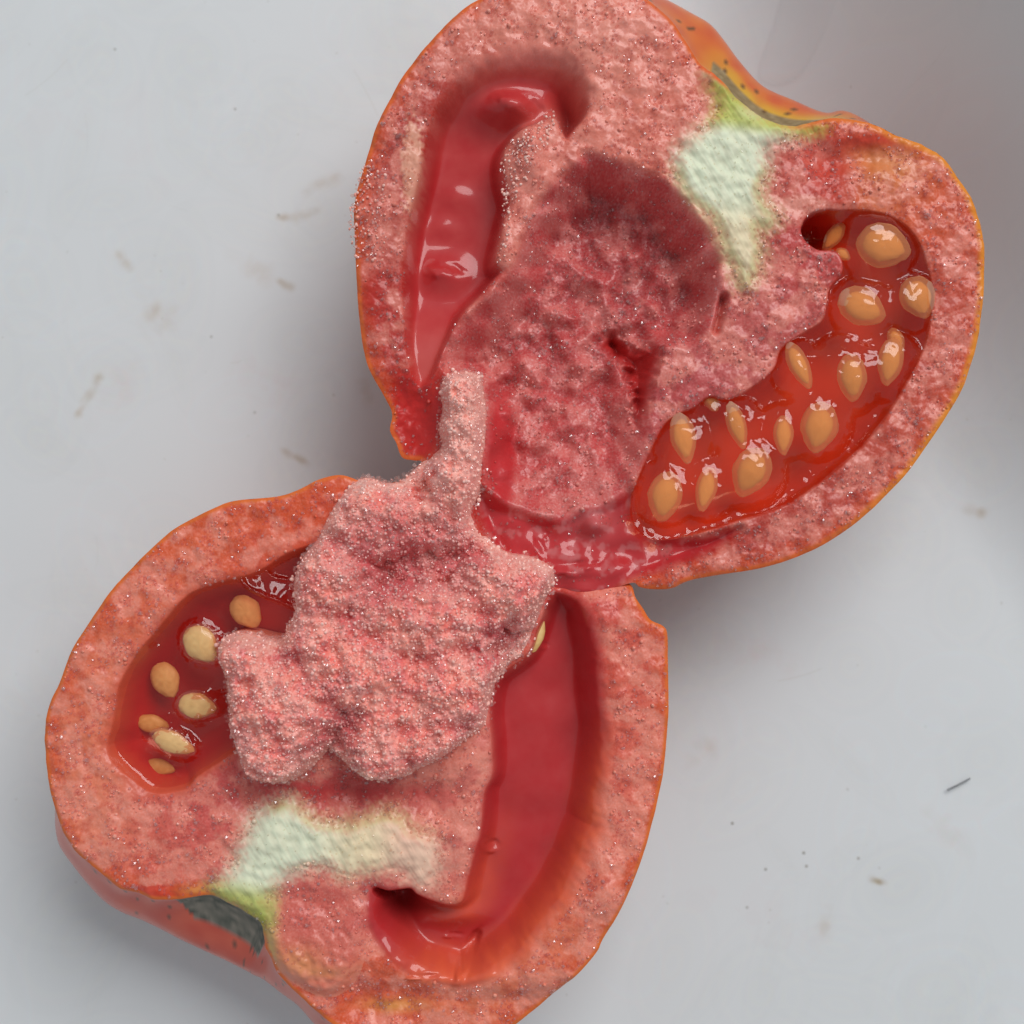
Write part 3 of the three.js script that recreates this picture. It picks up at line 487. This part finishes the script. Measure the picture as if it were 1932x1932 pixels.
    if (q.dc > -60) {
      const fib = n2((u * 0.85 - v * 0.5) / 7, (u * 0.5 + v * 0.85) / 55), t = sm(-42, 20, q.dc + 7 * n2(u / 13, v / 13) + 4 * fib) * (0.95 + 0.05 * fib);
      let k = mix(C.mint, C.cream, sm(570, 690, u)); k = mix(k, [0.88, 0.56, 0.42], sm(690, 770, u) * 0.85); k = mix(k, [0.72, 0.66, 0.26], sm(12, 2, q.dc) * sm(1600, 1540, v) * sm(500, 600, u) * 0.6);
      k = mix(k, [0.5, 0.55, 0.12], 0.9 * sm(1650, 1700, v - (u - 480) * 0.2)); k = mix(k, C.green, 0.9 * sm(1700, 1735, v - (u - 480) * 0.4)); k = mix(k, [0.5, 0.52, 0.2], 0.7 * blob(u, v, 525, 1522, 26, 12));
      c = mix(c, k, t);
    }
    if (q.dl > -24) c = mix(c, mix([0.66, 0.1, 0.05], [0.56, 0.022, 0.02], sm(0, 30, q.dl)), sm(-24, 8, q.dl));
    if (q.dp > -10) c = mix(c, mix(mix(C.wall, [0.86, 0.15, 0.06], sm(90, 10, q.dp) * sm(760, 1000, u + (v - 1700) * 0.9)), [0.52, 0.05, 0.05], 0.5 * n), sm(-10, 10 + 18 * sm(900, 1000, u), q.dp));
    c = mix(c, [0.62, 0.06, 0.07], 0.85 * sm(1, 0.3, Math.hypot((u - 1080) / 120, (v - 1070) / 40)) * (1 - n * 0.4));
    return mix(c, [0.76, 0.15, 0.02], sm(11, 3, q.d) * (1 - blob(u, v, 930, 1020, 240, 120)) * (1 - sm(0.25, 0.7, blob(u, v, 450, 1725, 90, 60))));
  };
  const t = thing('tomato_half_001', 'torn tomato half at bottom left topped by a clump of pink grainy flesh', 'tomato', 670, 1440);
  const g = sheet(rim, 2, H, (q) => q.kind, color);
  L.scar = (x, y, b, gap) => gap > 20 && x > 325 && x < 502 && y < 1780 && b < 0.34 * sm(325, 380, x) + 0.012 * n2(x / 30, y / 30);
  const sk = skin(L, 672, 1440, (x, y, dep, gap, b, u, v) => {
    const n = 0.5 + 0.5 * n3(u / 60, v / 60, dep / 60);
    let c = mix([0.72, 0.15, 0.02], [0.62, 0.09, 0.02], n);
    if (gap > 8) { c = mix(c, mix([0.74, 0.12, 0.06], [0.64, 0.07, 0.035], n), sm(8, 70, gap) * sm(330, 150, dep)); if (L.scar(x, y, b - 0.05, gap)) c = mix([0.08, 0.09, 0.07], [0.3, 0.26, 0.21], 0.45 + 0.5 * n3(x / 40, b * 14, y / 40) + 0.3 * n2(u / 7, v / 7)); else if (gap > 60 && n3(u / 7, v / 7, 3) > 0.8) c = [0.16, 0.06, 0.03]; }
    return c;
  }, H);
  part('skin', sk.skin, M.skin, t); part('stem_scar', sk.stem_scar, M.scar, t);
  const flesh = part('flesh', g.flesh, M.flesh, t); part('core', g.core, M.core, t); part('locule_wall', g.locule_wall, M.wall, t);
  const seeds = [[454, 1159, 36, 28, 0.9, 22, 0.2], [373, 1219, 39, 31, 0.9, 3, 0.3], [299, 1290, 36, 28, 1.1, 20, 0.15], [366, 1336, 36, 25, 0.2, 4, 0.25], [320, 1406, 42, 21, 0.4, 4, 0.35], [285, 1460, 30, 16, 0.2, 34, 0], [267, 1378, 32, 18, 0.2, 46, 0]];
  const wet = facets([[280, 1218, 13, 4], [372, 1345, 6, 20, 0.2], [388, 1315, 28, 5, -0.15], [322, 1398, 10, 7], [370, 1205, 6, 10], [266, 1396, 4, 5], [310, 1350, 5, 4], [380, 1368, 16, 4, -0.4]]);
  const top = (u, v, d) => {
    let h = -36 + 1.5 * n2(u / 50, v / 50) + 14 * Math.exp(-d / 8);
    for (const [x, y, a, b, turn, dep] of seeds) if (dep < 10) { const ca = Math.cos(turn), sa = Math.sin(turn), q = Math.hypot(((u - x) * ca + (v - y) * sa) / (a + 8), (-(u - x) * sa + (v - y) * ca) / (b + 8)); h += (11 + 2 * n2(u / 12, v / 12)) * sm(1.3, 0.7, q); }
    h = lerp(h, -24 + 0.75 * (leanAt(500, 1095)[0] * (u - 500) + leanAt(500, 1095)[1] * (v - 1098)) + 2 * n2(u / 30, v / 30) + 7 * Math.exp(-((film.sd(u, v) - 4) ** 2) / 14), sm(-4, 5, film.sd(u, v)));
    h = wet(u, v, h);
    h += 5 * blob(u, v, 280, 1219, 12, 7) + 4 * blob(u, v, 266, 1395, 6, 8);
    return h;
  };
  const film = new Outline([[444, 1076], [470, 1058], [492, 1064], [515, 1086], [560, 1100], [560, 1150], [520, 1138], [480, 1122], [456, 1106]]);
  const jel = part('gel', jelly(pool, 2.5, top, (u, v, d) => -125 * (1 - Math.exp(-d / 34)) - 20), M.juice, t);
  seeds.forEach(([u, v, a, b, turn, dep, pale], i) => part('seed', seedGeometry(u, v, (dep < 10 ? -26 : -36) - dep, a, b, turn, 0.1 * ((i % 3) - 1), pale, 60 + i * 3.1), M.seed, jel));
  seeds.forEach(([u, v, a, b, turn, dep], i) => { if (dep < 10) part('seed_sac', seedGeometry(u, v, -26 - dep, a * 1.14, b * 1.2, turn, 0.1 * ((i % 3) - 1), 0, 160 + i * 3.1), M.clearSac, jel); });
  part('seed', seedGeometry(1012, 1198, -30, 36, 17, 1.75, 0.1, 0.1, 91), M.seed, t);
  const hAt = (u, v, d) => H(u, v, d).h;
  const amount = (u, v, d) => {
    const q = H(u, v, Math.max(0, d)), n = 0.5 + 0.5 * fbm(u, v, 60, 3), ice = 0.5 + 0.5 * n2b(u / 34, v / 34);
    if (q.dc > -1) return { p: 0.12, r: 1.8, q };
    if (q.kind === 'locule_wall') return { p: 0, q };
    const bare = Math.max(blob(u, v, 500, 1030, 70, 36), 0.7 * blob(u, v, 300, 1690, 90, 18), blob(u, v, 1080, 1085, 70, 26));
    return { p: (0.06 + 0.85 * sm(0.42, 0.62, n)) * (1 - bare) * sm(2, 9, d) * (q.db > 0 && v > 1760 ? 0.4 : 1), r: 2.7 + 0.8 * sm(0.6, 0.8, ice), up: 1, q, ice, g: frost(u + 600, v, regions(lowerBase, u, v)[1]) * 0.2 };
  };
  const tint = (u, v, d, r, a) => { const c = color(a.q, u, v), ice = a.ice ?? 0.5; return mix(c, [1, 0.64, 0.5], 0.04 + 0.25 * r * r); };
  granules(flesh, rim, 5.4, hAt, amount, tint, 201);
  // the clump torn out of the other half
  const heaps = [[872, 790, 60, 120, 74], [866, 900, 60, 90, 70], [740, 1340, 90, 60, 84], [600, 1190, 90, 60, 84], [700, 985, 110, 80, 62], [830, 985, 80, 60, 40], [630, 1095, 90, 90, 88], [800, 1170, 150, 80, 92], [960, 1110, 110, 80, 84], [470, 1245, 72, 66, 84], [540, 1330, 130, 110, 92], [520, 1420, 90, 66, 80], [690, 1260, 130, 90, 96], [850, 1290, 110, 90, 90], [715, 1410, 90, 70, 94], [820, 1390, 90, 60, 78]];
  const heap = (u, v) => { let t = 1, k = 8; for (const [x, y, a, b, h] of heaps) { const q = 1 - ((u - x) / a) ** 2 - ((v - y) / b) ** 2; if (q > 0) { const e = h * Math.sqrt(q); t += Math.exp(e / k) - 1; } } return k * Math.log(t); };
  const LH = (u, v, d) => {
    const body = 34 * (1 - Math.exp(-d / 16)), dip = 14 * blob(u, v, 735, 1075, 60, 36) + 16 * blob(u, v, 640, 1390, 34, 50);
    return -13 + body + (heap(u + 9 * n2(u / 40, v / 40), v + 9 * n2b(u / 40, v / 40)) * 0.95 - dip + 15 * fbm(u, v, 60, 3) + 2.5 * n2b(u / 21, v / 21) + 0.6 * n2(u / 9, v / 9)) * sm(-4, 24, d);
  };
  const lumpColor = (u, v, h, d) => {
    const n = 0.5 + 0.5 * fbm(u + 400, v, 60, 3);
    const hh = heap(u + 9 * n2(u / 40, v / 40), v + 9 * n2b(u / 40, v / 40));
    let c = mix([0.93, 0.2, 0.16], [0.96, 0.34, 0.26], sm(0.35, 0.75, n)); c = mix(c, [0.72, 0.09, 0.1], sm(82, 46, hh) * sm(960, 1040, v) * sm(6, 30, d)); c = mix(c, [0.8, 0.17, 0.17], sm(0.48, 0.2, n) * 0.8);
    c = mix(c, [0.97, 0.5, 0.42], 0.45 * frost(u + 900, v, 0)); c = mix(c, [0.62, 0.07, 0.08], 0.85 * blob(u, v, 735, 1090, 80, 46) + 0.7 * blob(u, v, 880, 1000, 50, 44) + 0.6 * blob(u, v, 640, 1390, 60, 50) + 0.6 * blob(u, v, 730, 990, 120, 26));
    c = mix(c, [0.98, 0.56, 0.47], 0.7 * sm(34, 6, d + 14 * n2(u / 14, v / 14))); c = speck(c, u, v, 0.22);
    return mix(mix(c, [0.88, 0.55, 0.42], blob(u, v, 698, 1456, 18, 18)), [0.97, 0.5, 0.42], 0.85 * blob(u, v, 870, 820, 60, 150) + 0.5 * blob(u, v, 650, 985, 40, 24));
  };
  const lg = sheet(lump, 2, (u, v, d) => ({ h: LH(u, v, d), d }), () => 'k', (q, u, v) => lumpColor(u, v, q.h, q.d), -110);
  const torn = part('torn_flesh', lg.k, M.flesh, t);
  granules(torn, lump, 4.1, LH, (u, v, d) => ({ p: 0.9, r: (d < 6 ? 3.5 : 2.5) + 0.6 * sm(0.35, 0.7, n2b(u / 40, v / 40)), up: d < 8 ? 1 : 3, d, g: d < 5 ? 0.15 : 0.5 }), (u, v, d, r) => mix(lumpColor(u, v, 0, d), [1, 0.74, 0.66], 0.16 + 0.45 * r * r), 202, 8, 0.28);
}

// ================================================================ small things on the white surface
{
  const k = (DIST + FACE) / DIST, at = (u, v, y) => new THREE.Vector3(X(966 + (u - 966) * k), y, Z(966 + (v - 966) * k));
  const a = at(1786, 1490, 0.0003), b = at(1808, 1479, 0.00036), c = at(1829, 1468, 0.0003);
  const hair = new THREE.Mesh(new THREE.TubeGeometry(new THREE.CatmullRomCurve3([a, b, c]), 16, 0.00011, 8), new THREE.MeshStandardMaterial({ color: new THREE.Color(0.16, 0.17, 0.18), roughness: 0.6 }));
  hair.name = 'bristle'; hair.userData = { label: 'short dark grey bristle lying on the white surface at lower right', category: 'bristle' }; hair.castShadow = true; scene.add(hair);
}
{
  // a drop of water that ran down the white surface
  const k = (DIST + FACE) / DIST, ring = new Outline([[1482, -40], [1530, -50], [1566, -30], [1548, 60], [1528, 110], [1505, 148], [1475, 164], [1442, 158], [1430, 136], [1440, 96], [1456, 50]], 5);
  const g = sheet(ring, 3, (u, v, d) => ({ h: 0, d }), () => 'k', () => [1, 1, 1]).k, p = g.attributes.position;
  for (let i = 0; i < p.count; i++) {
    const u = p.getX(i) / S + 966, v = p.getZ(i) / S + 966, d = Math.max(0, ring.near(u, v)[0]);
    p.setXYZ(i, X(966 + (u - 966) * k), M.tableAt(u, v) + (0.5 + 9 * Math.sqrt(1 - (1 - Math.min(1, d / 16)) ** 2)) * S, Z(966 + (v - 966) * k));
  }
  g.deleteAttribute('color'); g.computeVertexNormals();
  const w = new THREE.Mesh(g, new THREE.MeshPhysicalMaterial({ color: 0xffffff, roughness: 0.12, transmission: 1, thickness: 0, ior: 1.33 }));
  w.name = 'water_streak'; w.userData = { label: 'rounded clear water streak on the white surface above the dimple of the upper tomato half', category: 'water streak' }; w.castShadow = w.receiveShadow = true; scene.add(w);
}
renderer.render(scene, camera);
